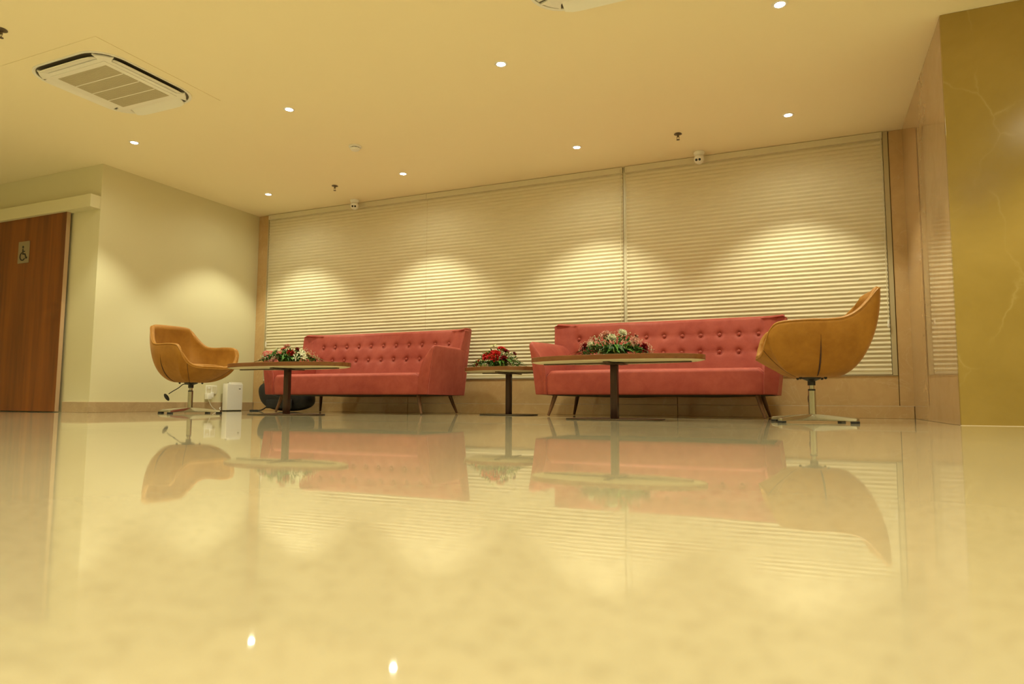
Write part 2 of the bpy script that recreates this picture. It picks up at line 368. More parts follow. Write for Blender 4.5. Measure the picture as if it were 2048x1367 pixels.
# ------------------------------------------------------------------ ceiling cassettes
def rrect(hx, hy, r, n=8):
    out = []
    for (sx, sy, a0) in ((1,1,0), (-1,1,90), (-1,-1,180), (1,-1,270)):
        for k in range(n+1):
            a = radians(a0+90*k/n); out.append((sx*(hx-r)+r*cos(a), sy*(hy-r)+r*sin(a)))
    return out
def ring(mb, A, B, za, zb):
    n = len(A); mb.add([(*p, za) for p in A]+[(*p, zb) for p in B], [(i, (i+1) % n, n+(i+1) % n, n+i) for i in range(n)])
def cassette(x, y, label):
    t = thing('air_conditioner', label, 'air conditioner', (x, y, H), 0, 'ceiling cassette air conditioners')
    MB().box(-.56, .56, -.56, .56, -.004, -.0005).build('ceiling_plate', M_ceil, t, bevel=.001)
    A = rrect(.464, .464, .217); B = rrect(.456, .456, .212); A2 = rrect(.446, .446, .207)
    m = MB(); ring(m, A, A, -.004, -.012); ring(m, A, B, -.012, -.014); ring(m, B, A2, -.014, -.010); ring(m, A2, A2, -.010, -.0045)
    m.build('outer_frame', M_white, t, angle=50)
    m = MB(); C0 = rrect(.445, .445, .206); m.add([(*p, -.0045) for p in C0], [tuple(range(len(C0)))]); m.build('duct_recess', M_dark, t)
    pts = []
    for q in range(4):
        a = q*pi/2
        cor = [(.334, .27), (.355, .285), (.398, .300)] + [(.208+.200*cos(radians(b)), .208+.200*sin(radians(b))) for b in (32, 38, 45, 52, 58)] + [(.300, .398), (.285, .355), (.27, .334)]
        for (u, v) in [(.334, -.27)][:0]+cor: pts.append((1.06*(cos(a)*u-sin(a)*v), 1.06*(sin(a)*u+cos(a)*v)))
    m = MB(); m.prism(pts, -.020, -.0052, 'z'); m.build('centre_panel', M_white, t, bevel=.003, seg=3)
    MB().box(-.322, .322, -.322, .322, -.026, -.020).build('access_panel', M_white, t, bevel=.004)
    g = MB().box(-.280, .280, -.280, .280, -.0275, -.0261).build('intake_grille', M_grille, t)
    m = MB()
    for k in range(44):
        yy = -.274+.548*k/43; m.box(-.278, .278, yy-.0022, yy+.0022, -.0298, -.0275)
    stuff(m.build('grille_mesh', M_duct, g, smooth=False))
    for k in range(3): MB().box(-.280, .280, -.280+.56*(k+1)/4-.004, -.280+.56*(k+1)/4+.004, -.031, -.0276).build('grille_bar', M_white, g)
    for q in range(4):
        dp = (.030, .036, .006, .036)[q]
        a = q*pi/2; m = MB(); pr = []
        for k in range(7):
            s_ = k/6; pr.append((.358+.082*s_, -.012-dp*s_+.006*sin(pi*s_)))
        n = 12; vs = []
        for i in range(n+1):
            v = -.292+.584*i/n; e = 1-abs(2*i/n-1)**8*.22
            for (u, z) in pr: vs.append(((.358+(u-.358)*e), v, -.012+(z+.012)*e))
        k7 = len(pr); N0 = len(vs)
        vs += [(p[0]+.003, p[1], p[2]+.006) for p in vs]
        fs = [(i*k7+k, (i+1)*k7+k, (i+1)*k7+k+1, i*k7+k+1) for i in range(n) for k in range(k7-1)]
        fs += [tuple(N0+j for j in f) for f in fs]
        rim = [k for k in range(k7)]+[i*k7+k7-1 for i in range(1, n+1)]+[n*k7+k for k in range(k7-2, -1, -1)]+[i*k7 for i in range(n-1, 0, -1)]
        fs += [(rim[i], rim[(i+1) % len(rim)], N0+rim[(i+1) % len(rim)], N0+rim[i]) for i in range(len(rim))]
        vs = [(cos(a)*p[0]-sin(a)*p[1], sin(a)*p[0]+cos(a)*p[1], p[2]) for p in vs]
        m.add(vs, fs); m.build('louvre', M_white, t, angle=50)
    return t
cassette(-5.12, 3.58, 'white ceiling air conditioner with dark louvre slots, upper left')
cassette(-1.09, 3.56, 'white ceiling air conditioner cut off by the top edge of the picture')

# ------------------------------------------------------------------ small ceiling fittings
def sprinkler(x, y, label):
    t = thing('fire_sprinkler', label, 'sprinkler', (x, y, H), 0, 'small brown pendent fire sprinklers')
    MB().lathe([(0, -.0), (.034, 0), (.038, -.005), (.020, -.012), (.012, -.014), (0, -.014)], 20).build('escutcheon', M_brass, t)
    MB().lathe([(.008, -.012), (.008, -.026), (.011, -.028), (.011, -.032), (.004, -.033)], 12).build('nozzle', M_brass, t)
    MB().tube([(.010, 0, -.03), (.012, 0, -.044), (.003, 0, -.058)], .002, 6).tube([(-.010, 0, -.03), (-.012, 0, -.044), (-.003, 0, -.058)], .002, 6).build('yoke', M_brass, t)
    MB().lathe([(0, -.058), (.016, -.058), (.017, -.060), (0, -.061)], 16).build('deflector', M_brass, t)
sprinkler(-5.13, 6.40, 'small brown ceiling sprinkler above the left camera')
sprinkler(-1.08, 6.40, 'small brown ceiling sprinkler above the right camera')
sprinkler(-5.085, 2.705, 'small brown ceiling sprinkler at the left edge of the picture')
t = thing('smoke_detector', 'round white smoke detector on the ceiling between downlights', 'smoke detector', (-4.13, 5.45, H))
MB().lathe([(0, 0), (.062, 0), (.064, -.012), (.056, -.016), (.044, -.017), (0, -.017)], 32).build('base', M_white, t)
MB().lathe([(0, -.017), (.040, -.017), (.040, -.026), (0, -.026)], 24).build('chamber', M_dark, t)
m = MB().lathe([(0, -.025), (.050, -.025), (.051, -.031), (.038, -.045), (.018, -.049), (0, -.049)], 32); m.build('cap', M_white, t)
for k in range(16):
    a = 2*pi*k/16
    if k % 2: m = MB().box(.040, .045, -.003, .003, -.026, -.016); o = m.build('rib', M_white, t); o.rotation_euler.z = a

def turret(x, y, az, label):
    t = thing('security_camera', label, 'camera', (x, y, H), az, 'white twin-eyed ceiling cameras')
    MB().lathe([(0, 0), (.050, 0), (.055, -.008), (.054, -.020), (.048, -.032), (.040, -.040), (0, -.040)], 32).build('mount', M_white, t)
    b = MB().ellipsoid((0.004, 0, -.078), (.052, .052, .052), 28, 18).build('ball', M_white, t)
    d = Vector((1, 0, -.36)).normalized(); c = Vector((0.004, 0, -.078))
    MB().lathe([(0, 0), (.036, 0), (.039, .004), (.036, .008), (0, .009)], 28, c+d*.042, d).build('face_disc', M_white, b)
    sd = Vector((0, 1, 0))
    for s_ in (-1, 1): MB().lathe([(0, 0), (.0125, 0), (.0125, .004), (.008, .006), (0, .006)], 18, c+d*.048+sd*.0165*s_+Vector((0,0,-.003)), d).build('lens', M_black, b)
turret(-5.26, 6.96, radians(-62), 'white twin-eyed ceiling camera above the left sofa')
turret(-.965, 6.96, radians(-95), 'white twin-eyed ceiling camera in front of the right blind')

# ------------------------------------------------------------------ sofas
def make_sofa(cx, y0, label):
    t = thing('sofa', label, 'sofa', (cx, y0, 0), 0, 'red button-back sofas')
    ZB = .205
    def halfw(z): return 1.065+.072*max(0, min(1, (z-.205)/.74))
    # seat: rounded slab with a soft crown
    m = MB(); nx, ny = 40, 12; hw = .962; y1 = .74; zt = .432; r = .04
    prof = [(0.012, ZB), (0.004, ZB+.01), (0, ZB+.04), (-.004, .33), (0, .39)] + [(.032-.032*cos(a), .392+.032*sin(a)) for a in [radians(q) for q in (15, 35, 55, 75, 90)]]
    prof += [(.06, .427), (.14, .434), (.30, .438), (.52, .436), (y1, .430), (y1, ZB)]
    vs = []
    for i in range(nx+1):
        s_ = -1+2*i/nx; s_ = math.copysign(1-(1-abs(s_))**1.0, s_)
        e = max(0, (abs(s_)*hw-(hw-.045))/.045); drop = .045*(1-sqrt(max(0, 1-e*e)))
        for (y, z) in prof:
            zz = z-drop*(max(0, z-.3)/.14) + (.004*cos(s_*pi/2)+.0025*noise.noise(Vector((s_*2+cx, y*3, 0))))*(z > .42)
            vs.append((s_*hw, y+drop*.5*(y < .03), zz))
    k = len(prof)
    fs = [(i*k+j, (i+1)*k+j, (i+1)*k+(j+1) % k, i*k+(j+1) % k) for i in range(nx) for j in range(k)]
    fs += [tuple(range(k)), tuple(range(nx*k, nx*k+k))[::-1]]
    m.add(vs, fs); m.build('seat', M_red, t, angle=60)
    # arms: leaf-shaped wedge, leaning outward, top rolled inward
    for s_ in (-1, 1):
        poly = [(1.060, ZB), (1.085, .40), (1.112, .60), (1.128, .690), (1.126, .703), (1.116, .710), (1.100, .700), (1.070, .660), (1.035, .603), (.995, .53), (.965, .44), (.957, .33), (.955, ZB)]
        polb = [(1.060, ZB), (1.082, .40), (1.102, .60), (1.110, .690), (1.100, .712), (1.070, .722), (1.035, .716), (.990, .685), (.950, .63), (.922, .55), (.91, .44), (.91, .33), (.91, ZB)]
        m = MB(); ys = [0, .006, .016, .05, .13, .22, .31, .40, .50, .60, .70, .80]; vs = []; c = Vector((1.04, .45))
        for j, y in enumerate(ys):
            sc = (.965, .99, 1)[min(j, 2)]; g = min(1, max(0, y-.01)/.58); g = g*g*(3-2*g)
            for pf, pb in zip(poly, polb):
                p = Vector(pf)*(1-g)+Vector(pb)*g; p = c+(p-c)*sc
                rt = max(0, 1-y/.07); p.y -= .034*(1-sqrt(max(0, 1-rt*rt)))*max(0, min(1, (p.y-.56)/.12))
                vs.append((s_*p.x, y-.002, max(ZB, p.y)))
        k = len(poly); fs = [(i*k+j, (i+1)*k+j, (i+1)*k+(j+1) % k, i*k+(j+1) % k) for i in range(len(ys)-1) for j in range(k)]
        fs += [tuple(range(k)), tuple(range((len(ys)-1)*k, len(ys)*k))[::-1]]
        m.add(vs, fs); a = m.build('arm', M_red, t, angle=50)
        path = [Vector((s_*p.x, .012, max(p.y-.020*max(0, min(1, (p.y-.56)/.12)), ZB+.003))) for p in [c+(Vector(q)-c)*.99 for q in poly]]
        MB().tube(path, .0035, 6, closed=True).build('piping', M_redpipe, a)
    # back with buttons
    bz = [(.785), (.618)]; bxs = [-.880+.176*i for i in range(11)]
    def yf(z): return .645+.155*(z-.42)/.52
    def kd_w(y, z): return 1-min(1, max(0, y-yf(z))/.12)*.75
    m = MB(); nx = 220
    cs = []   # (kind, y, z)
    for q in range(31): z = .36+(.915-.36)*q/30; cs.append((1, yf(z), z))
    for q in range(1, 9):
        a = pi*q/9; cs.append((0, yf(.915)+.08-.08*cos(a), .915+.038*sin(a)))
    for q in range(9): z = .91+(ZB-.91)*q/8; cs.append((0, yf(.915)+.16-.05*(.91-z)/.7, z))
    cs.append((0, .62, ZB))
    vs = []
    for i in range(nx+1):
        s_ = -1+2*i/nx; es = max(0, (abs(s_)-.985)/.015); pinch = sqrt(max(0, 1-es*es*.97))
        for (kd, y, z) in cs:
            x = s_*halfw(z)
            if kd:
                dy = 0
                for zi in bz:
                    dz = (z-zi)
                    if abs(dz) < .10:
                        for bx in bxs:
                            d2 = (x-bx)**2+dz*dz
                            if d2 < .02: dy += .017*math.exp(-d2/.0007)+.009*math.exp(-d2/.0035)
                # shallow vertical draw between the rows and horizontal pull between neighbours
                for zi in bz: dy += .0035*math.exp(-((z-zi)/.018)**2)*(abs(x) < .88)
                dy -= .006*noise.noise(Vector((x*2.2+cx, z*3, 1)))
                if abs(x) > .9 and z > .5: dy += .010*math.exp(-((abs(x)-.93)/.03)**2)
                y += dy
            y -= .12*max(0, (abs(s_)-.84)/.16)**2*kd_w(y, z)*min(1, max(0, (z-.4)/.2))
            ym = .84+.06*(z-.5); y = ym+(y-ym)*(.35+.65*pinch)
            zz = z+(-.004*(1-pinch) if z > .8 else 0) + (.006*s_*s_ if z > .85 else 0)
            vs.append((x*(1 if kd else .975-.02*min(1, max(0, (y-ym)/.1))), y, zz))
    k = len(cs); fs = [(i*k+j, (i+1)*k+j, (i+1)*k+(j+1) % k, i*k+(j+1) % k) for i in range(nx) for j in range(k)]
    fs += [tuple(range(k)), tuple(range(nx*k, nx*k+k))[::-1]]
    m.add(vs, fs); b = m.build('backrest', M_red, t, angle=55)
    bt = None
    for zi in bz:
        for bx in bxs:
            q = MB().lathe([(.0, .0), (.0145, .0), (.0165, .003), (.0145, .008), (.008, .0115), (0, .0125)], 14, (0,0,0), (0, -1, .27)).build('button', M_red, b) if bt is None else None
            if q is None: q = bt.copy(); COL.objects.link(q)
            else: bt = q
            q.parent = b; q.location = (bx, yf(zi)+.0135, zi)
    # legs
    for (x, y, dx, dy) in ((-.90, .10, -.058, -.035), (.90, .10, .058, -.035), (-.90, .77, -.058, .06), (.90, .77, .058, .06)):
        MB().tube([(x, y, ZB-.004), (x+dx*.5, y+dy*.5, .10), (x+dx, y+dy, .008)], [.0215, .0175, .0125], 16).build('leg', M_leg, t)
    # underside cloth, sagging a little
    m = MB(); nx, ny = 30, 8; vs = []
    for i in range(nx+1):
        for j in range(ny+1):
            u = i/nx; v = j/ny; sg = .022*sin(pi*u)**.5*sin(pi*v)*(.5+.5*noise.noise(Vector((u*5+cx, v*2, 0)))+.25)
            vs.append((-1.02+2.04*u, 0.03+.78*v, ZB-.004-sg))
    m.add(vs, [(i*(ny+1)+j, (i+1)*(ny+1)+j, (i+1)*(ny+1)+j+1, i*(ny+1)+j+1) for i in range(nx) for j in range(ny)])
    m.add([(-1.02, .03, ZB-.004), (1.02, .03, ZB-.004), (1.02, .81, ZB-.004), (-1.02, .81, ZB-.004)], [(0,1,2,3)])
    m.build('dust_cover', M_dust, t)
    return t
SY = 5.945
make_sofa(-4.60, SY, 'red suede button-back sofa on the left, nearer the white wall')
make_sofa(-1.30, SY, 'red suede button-back sofa on the right, beside the tan chair seen from its side')

# ------------------------------------------------------------------ egg chairs
def make_chair(x, y, rz, base_rot, lever_rot, label):
    t = thing('tub_chair', label, 'chair', (x, y, 0), rz, 'tan swivel tub chairs')
    half = [(.368, 0, .452), (.362, .12, .452), (.352, .205, .462), (.340, .272, .497), (.324, .314, .562), (.300, .334, .630), (.243, .341, .678), (.08, .340, .693),
            (-.08, .330, .694), (-.18, .315, .708), (-.26, .292, .752), (-.33, .265, .820), (-.385, .240, .886), (-.415, .205, .912), (-.438, .12, .922), (-.447, 0, .924)]
    hf = catmull(half, 5); rim = hf + [Vector((p.x, -p.y, p.z)) for p in hf[-2:0:-1]]; n = len(rim)
    ZB = .318; T = 22
    def pt(r, tt):
        a = math.atan2(r.y, r.x); b = Vector((.135*cos(a)-.005, .125*sin(a)))
        wf = max(0, min(1, (.62-r.z)/.16)); th = tt*pi/2
        fx = (1-wf)*sin(th)**.92+wf*tt; fz = (1-wf)*(1-cos(th))**.92+wf*tt**1.25
        side = abs(r.y)/.338*.018*sin(pi*tt)*(r.z > .6)
        return Vector((b.x+(r.x-b.x)*fx, b.y+(r.y-b.y)*fx+math.copysign(side, r.y), ZB+(r.z-ZB)*fz))
    out = [[pt(rim[i], k/T) for k in range(T+1)] for i in range(n)]
    inn = []
    for i in range(n):
        col = []
        for k in range(T+1):
            p = out[i][k]; a = out[(i+1) % n][k]-out[i-1][k]; b = out[i][min(k+1, T)]-out[i][max(k-1, 0)]
            nn = a.cross(b).normalized()
            if nn.dot(Vector((p.x, p.y, 0))) > 0 or (abs(nn.z) > .9 and nn.z < 0): nn = -nn
            th_ = .036+.006*max(0, min(1, (p.z-.72)/.15))
            q = p+nn*th_
            col.append(q)
        inn.append(col)
    vs = []; fs = []; k0 = 5
    L = T+1; W = L+1+(T+1-k0)
    for i in range(n):
        top = (out[i][T]+inn[i][T])/2; up = (out[i][T]-out[i][T-1]).normalized()*.013
        vs += out[i]+[top+up]+[inn[i][k] for k in range(T, k0-1, -1)]
    for i in range(n):
        j = (i+1) % n
        for k in range(W-1): fs.append((i*W+k, j*W+k, j*W+k+1, i*W+k+1))
    fs.append(tuple(i*W for i in range(n))); fs.append(tuple(i*W+W-1 for i in range(n))[::-1])
    m = MB(); m.add(vs, fs); sh = m.build('shell', M_tan, t, angle=70)
    MB().tube([out[i][T]+Vector((0, 0, .002)) for i in range(n)], .0032, 6, closed=True).build('piping', M_tanpipe, sh)
    # side seams (open dart) and the seam of the front panel
    for s_ in (1, -1):
        i = min(range(n), key=lambda q: abs(rim[q].x+.005)+(0 if rim[q].y*s_ > 0 else 9))
        pts = [out[i][k]+(out[i][k]-Vector((0,0,out[i][k].z))).normalized()*.001 for k in range(2, T-3)]
        MB().tube(pts, [.0052*sin(pi*min(1, .12+q/len(pts)))+.0008 for q in range(len(pts))], 6).build('side_seam', M_seam, sh)
        i2 = min(range(n), key=lambda q: (rim[q]-Vector((.318, .2*s_, .462))).length)
        i2 = min(range(n), key=lambda q: (rim[q]-Vector((.340, .272*s_, .497))).length)
        MB().tube([out[i2][k] for k in range(1, T+1)], 0.002, 6).build('front_seam', M_seam, sh)
    # seat cushion
    m = MB(); rows = [(.90, .405), (1.0, .425), (1.02, .448), (1.0, .468), (.93, .482), (.7, .490), (.35, .492), (.02, .490)]
    q = 48; vs = []; 
    for (s_, z) in rows:
        for i in range(q):
            a = 2*pi*i/q; ca, sa = cos(a), sin(a)
            ex = math.copysign(abs(ca)**.75, ca); ey = math.copysign(abs(sa)**.75, sa)
            fx = .060+ex*.275*s_; fy = ey*.222*s_*(1-.10*(fx < 0)*abs(ex))
            vs.append((fx, fy, z+.020-.012*max(0, fx/.3)**2*(s_ < 1)+.004*noise.noise(Vector((fx*6, fy*6, z)))))
    fs = [(r*q+i, r*q+(i+1) % q, (r+1)*q+(i+1) % q, (r+1)*q+i) for r in range(len(rows)-1) for i in range(q)]
    fs += [tuple(range(q))[::-1], tuple(range((len(rows)-1)*q, len(rows)*q))]
    m.add(vs, fs); m.build('seat_cushion', M_tan, t, angle=70)
    # pedestal
    MB().lathe([(0, .318), (.066, .318), (.064, .308), (.040, .298), (.026, .292), (.026, .262), (.0, .262)], 28).build('swivel_plate', M_black, t)
    MB().lathe([(0, .266), (.0175, .266), (.0175, .232), (0, .232)], 20).build('gas_lift', M_chrome, t)
    MB().lathe([(0, .236), (.0245, .236), (.0255, .228), (.0245, .222), (0, .222)], 20).build('collar', M_black, t)
    MB().lathe([(0, .226), (.0248, .226), (.0248, .04), (.0, .04)], 24).build('column', M_chrome, t)
    for k in range(4):
        ln = .345; m = MB(); n8 = 8; vs = []
        for i in range(n8+1):
            u = i/n8; xx = .0+ln*u; zt = .060-.026*u**1.3; zb = .014+.0*u+(-.0); hw = .024-.006*u
            vs += [(xx, -hw, zb), (xx, -hw*.8, zt), (xx, hw*.8, zt), (xx, hw, zb)]
        fs = [(i*4+j, (i+1)*4+j, (i+1)*4+(j+1) % 4, i*4+(j+1) % 4) for i in range(n8) for j in range(4)]+[(0,1,2,3), tuple(n8*4+j for j in (3,2,1,0))]
        m.add(vs, fs); l = m.build('leg', M_chrome, t, bevel=.003); l.rotation_euler.z = base_rot-rz+k*pi/2
        MB().box(.300, .347, -.018, .018, 0, .0155).build('foot_pad', M_rubber, l, bevel=.002)
    # height lever
    lv = MB().tube(catmull([(.03, 0, .300), (.075, 0, .298), (.115, 0, .262), (.170, 0, .225), (.205, 0, .198)], 6), .0045, 8).build('lever', M_black, t)
    d = Vector((.055, 0, -.085)); m = MB()
    m.ellipsoid((.222, 0, .165), (.018, .010, .042), 14, 10, Matrix.Rotation(radians(32), 3, 'Y')); m.build('lever_paddle', M_black, lv)
    lv.rotation_euler.z = lever_rot-rz
    for a in (45, 135, 225, 315):
        MB().ellipsoid((.115*cos(radians(a)), .105*sin(radians(a)), .314), (.011, .011, .012), 10, 6).build('bolt', M_black, t)
    return t
make_chair(.014, 5.29, radians(188), radians(53), radians(95), 'tan suede swivel tub chair seen from its side, at the right end of the seating')
make_chair(-5.89, 5.13, radians(-8), radians(16), radians(222), 'tan suede swivel tub chair facing right, in front of the white wall')

# ------------------------------------------------------------------ pedestal tables
def make_table(x, y, a, b, pa, pb, rz, ztop, label, bars):
    t = thing('coffee_table', label, 'table', (x, y, 0), rz, 'pedestal tables with rounded wooden tops')
    def ell(a, b, e=2.15, n=72):
        o = []
        for i in range(n):
            q = 2*pi*i/n; c, s_ = cos(q), sin(q)
            o.append((a*math.copysign(abs(c)**(2/e), c), b*math.copysign(abs(s_)**(2/e), s_)))
        return o
    MB().prism(ell(a, b), ztop-.038, ztop).build('table_top', M_top, t, bevel=.0025)
    m = MB(); A = ell(a-.003, b-.003); B = ell(a-.035, b-.035)
    ring(m, B, A, ztop-.046, ztop-.0382); m.add([(*p, ztop-.046) for p in B], [tuple(range(len(B)))]); m.build('underside', M_under, t, angle=20)
    m = MB(); z0 = ztop-.056; z1 = ztop-.046
    MB().box(-bars[0], bars[0], -.018, .018, z0, z1).build('mounting_bar', M_steel, t, bevel=.001)
    MB().box(-.02, .02, -bars[1], bars[1], z0, z1-.0005).build('mounting_bar', M_steel, t, bevel=.001)
    MB().box(-.085, .085, -.085, .085, z0-.006, z0).build('mounting_plate', M_steel, t, bevel=.001)
    c = .0285; k = .008
    poly = [(c, -c+k), (c, c-k), (c-k, c), (-c+k, c), (-c, c-k), (-c, -c+k), (-c+k, -c), (c-k, -c)]
    MB().prism(poly, .010, z0-.006).build('column', M_column, t, bevel=.0015)
    MB().prism(ell(pa, pb), 0, .0095).build('base_plate', M_steel, t, bevel=.002)
    return t
TZ = .492
make_table(-1.40, 5.20, .70, .31, .39, .27, radians(-3), TZ, 'long oval wooden coffee table in front of the right red sofa', (.60, .22))
make_table(-4.63, 5.15, .70, .31, .39, .29, radians(0), TZ, 'long oval wooden coffee table in front of the left red sofa', (.60, .22))
make_table(-2.86, 6.45, .465, .40, .30, .28, 0, TZ-.008, 'small wooden side table standing between the two red sofas', (.30, .30))

# ------------------------------------------------------------------ flowers
def petal(mb, M, L, W, curl, cup=.35, n=4, mm=4, tip=.0, ruffle=0, base=.25):
    vs = []
    for i in range(n+1):
        u = i/n; wd_ = W*(base+(1-base)*sin(min(1, u*1.25)*pi/2))*(1 if u < .75 else sqrt(max(0, 1-((u-.75)/.25)**2*(1-tip*.0))*.8+.2*(1-u)))*(1-tip*u)
        for j in range(mm+1):
            v = -1+2*j/mm; ang = curl*u
            x = L*(sin(ang)/curl if abs(curl) > 1e-3 else u)*1.0; z = L*((1-cos(ang))/curl if abs(curl) > 1e-3 else 0)
            z += cup*wd_*v*v + (ruffle*random.uniform(-1, 1)*u if ruffle else 0)
            vs.append(M @ Vector((x, v*wd_, z)))
    k = mm+1; mb.add(vs, [(i*k+j, (i+1)*k+j, (i+1)*k+j+1, i*k+j+1) for i in range(n) for j in range(mm)])
FM = {}
def fmat(name, c, tr=.25, rough=.55):
    if name not in FM:
        m = mat(name, c, rough, spec=.3); n = N(m); v = n.coord()
        n.l(n.ramp(n.noise(v, 60, 3), [(.3, tuple(x*.72 for x in c)), (.7, c)]), n.b.inputs['Base Color']); FM[name] = m
    return FM[name]
def orient(d, p):
    q = Vector((0,0,1)).rotation_difference(Vector(d).normalized()); return Matrix.Translation(p) @ q.to_matrix().to_4x4()
def rose(parent, p, d, r, m, name='rose'):
    mb = MB(); B = orient(d, Vector((0,0,0)))
    for lay, (cnt, rr, tilt, sc) in enumerate(((3, .08, 86, .50), (4, .20, 80, .66), (5, .34, 70, .82), (6, .48, 56, .96), (6, .55, 40, 1.0))):
        for k in range(cnt):
            a = 2*pi*k/cnt+lay*.7+random.uniform(-.15, .15)
            Mx = B @ Matrix.Rotation(a, 4, 'Z') @ Matrix.Translation((rr*r*.55, 0, -.25*r-lay*.05*r)) @ Matrix.Rotation(-radians(tilt+random.uniform(-5, 5)), 4, 'Y')
            petal(mb, Mx, 1.05*r*sc+.1*r, .52*r*sc, -.35-.10*lay, .55, 4, 4)
    mb.ellipsoid((0,0,0), (.22*r,.22*r,.5*r), 8, 6, B.to_3x3())
    o = mb.build(name, m, parent, angle=80); o.location = p; return o
def carnation(parent, p, d, r, m, name='carnation'):
    mb = MB(); B = orient(d, Vector((0,0,0)))
    for lay, (cnt, tilt, sc) in enumerate(((5, 84, .75), (8, 66, .9), (10, 48, 1.0), (11, 28, 1.0), (11, 6, .95))):
        for k in range(cnt):
            a = 2*pi*k/cnt+random.uniform(-.2, .2)
            Mx = B @ Matrix.Rotation(a, 4, 'Z') @ Matrix.Translation((.05*r, 0, -.2*r)) @ Matrix.Rotation(-radians(tilt+random.uniform(-8, 8)), 4, 'Y')
            petal(mb, Mx, r*sc, .34*r, .3, .1, 4, 5, 0, .10*r, .15)
    o = mb.build(name, m, parent, angle=50); o.location = p; return o
def lily(parent, p, d, r, m, name='lily'):
    mb = MB(); B = orient(d, Vector((0,0,0)))
    for k in range(6):
        Mx = B @ Matrix.Rotation(pi*k/3+random.uniform(-.15, .15), 4, 'Z') @ Matrix.Rotation(-radians(35 if k % 2 else 22), 4, 'Y')
        petal(mb, Mx, r, .25*r, -.7, .3, 6, 2, .45)
    mb.ellipsoid((0,0,0), (.12*r,.12*r,.25*r), 6, 4, B.to_3x3())
    o = mb.build(name, m, parent, angle=80); o.location = p; return o
def blade(parent, p, d, L, W, droop, m):
    """long arching leaf, folded along its midrib"""
    mb = MB(); d = Vector(d).normalized(); droop = p[2]+d.z*L-.010; side = d.cross(Vector((0,0,1))).normalized(); n = 7; vs = []
    for i in range(n+1):
        u = i/n; q = d*L*u+Vector((0,0,-droop*u*u)); w_ = W*sin(pi*min(1, .12+.88*u)**.8)*(1-u**4)
        vs += [q-side*w_+Vector((0,0,.25*w_)), q, q+side*w_+Vector((0,0,.25*w_))]
    N0 = len(vs); vs += [(v[0], v[1], v[2]-.0008) for v in vs]
    fs = [(i*3+j, (i+1)*3+j, (i+1)*3+j+1, i*3+j+1) for i in range(n) for j in (0, 1)]
    fs += [tuple(N0+q for q in f)[::-1] for f in fs]
    mb.add(vs, fs); o = mb.build('leaf', m, parent, angle=80); o.location = p; return o
G1 = fmat('leaf_dark', (.03,.105,.012)); G2 = fmat('leaf_mid', (.07,.20,.022)); G3 = fmat('leaf_pale', (.30,.38,.09))
C_red = fmat('petal_red', (.62,.012,.010)); C_dred = fmat('petal_dark_red', (.22,.006,.010)); C_white = fmat('petal_white', (.88,.86,.62)); C_pink = fmat('petal_pink', (.88,.44,.36)); C_peach = fmat('petal_peach', (.85,.55,.30))
M_stem = mat('stem_green', (.08,.17,.03), .6)
def arrangement(loc, label, flowers, nleaf, reach, hgt, pale, gyp, seed, cxo=0):
    random.seed(seed)
    t = thing('flower_arrangement', label, 'flowers', loc, 0, 'low flower arrangements on the tables')
    MB().prism(rrect(.085, .06, .02), 0, .045).build('floral_tray', M_stem, t, bevel=.006).location.x = cxo
    MB().ellipsoid((cxo, 0, .055), (.11, .085, .045), 16, 8).build('floral_foam', G1, t)
    for i in range(nleaf):
        a = 2*pi*i/nleaf+random.uniform(-.12, .12); el = random.uniform(.05, .55)
        L = sqrt((reach*cos(a))**2+(.55*reach*sin(a))**2)*random.uniform(.72, 1.0)
        blade(t, (cxo+.03*cos(a), .03*sin(a), .035+.03*random.random()), (cos(a), sin(a)*.6, el), L, random.uniform(.013, .023), None, random.choice((G1, G2, G2)))
    mb = {k: MB() for k in range(3)}
    for i in range(330):   # small filler leaves on the mound
        a = random.uniform(0, 2*pi); q = sqrt(random.random())
        p = Vector((cxo+reach*.64*q*cos(a), reach*.38*q*sin(a), hgt*(1-q*q)*random.uniform(.45, .92)+.01)); dd = Vector((cos(a), sin(a), random.uniform(.2, 1.4)))
        Mx = Matrix.Translation(p) @ Vector((1,0,0)).rotation_difference(dd.normalized()).to_matrix().to_4x4() @ Matrix.Rotation(random.uniform(0, 6), 4, 'X')
        petal(mb[random.choices((0, 1, 2), (5, 4, pale))[0]], Mx, random.uniform(.022, .045), random.uniform(.005, .010), -.5, .3, 3, 2, .3)
    for k, mm_ in ((0, G1), (1, G2), (2, G3)): stuff(mb[k].build('foliage', mm_, t))
    sm = MB(); gm = MB()
    for (kind, p, r, m_, nm) in flowers:
        p = Vector(p); dd = Vector((p.x-cxo, p.y-.0, p.z*.8+.02)); dd = dd.normalized()+Vector((.22, -.45, .15))
        sm.tube([(cxo+(p.x-cxo)*.2, p.y*.2, .04), tuple(p-dd.normalized()*r*.5)], .0022, 5)
        o = kind(t, p, dd, r, m_, nm)
        if nm.startswith('rose') and False: pass
    stuff(sm.build('stems', M_stem, t))
    for i in range(gyp):
        a = random.uniform(0, 2*pi); q = sqrt(random.random())
        p = Vector((cxo+reach*.78*q*cos(a), reach*.42*q*sin(a), hgt*sqrt(max(0.05, 1-q*q))*random.uniform(.8, 1.12)+.012))
        gm.ellipsoid(p, (.0028,)*3, 5, 4)
        if i % 3 == 0: gm.tube([p, p-Vector((random.uniform(-.01,.01), 0, .03))], .0006, 3)
    if gyp: stuff(gm.build('baby_breath', C_white, t))
    return t
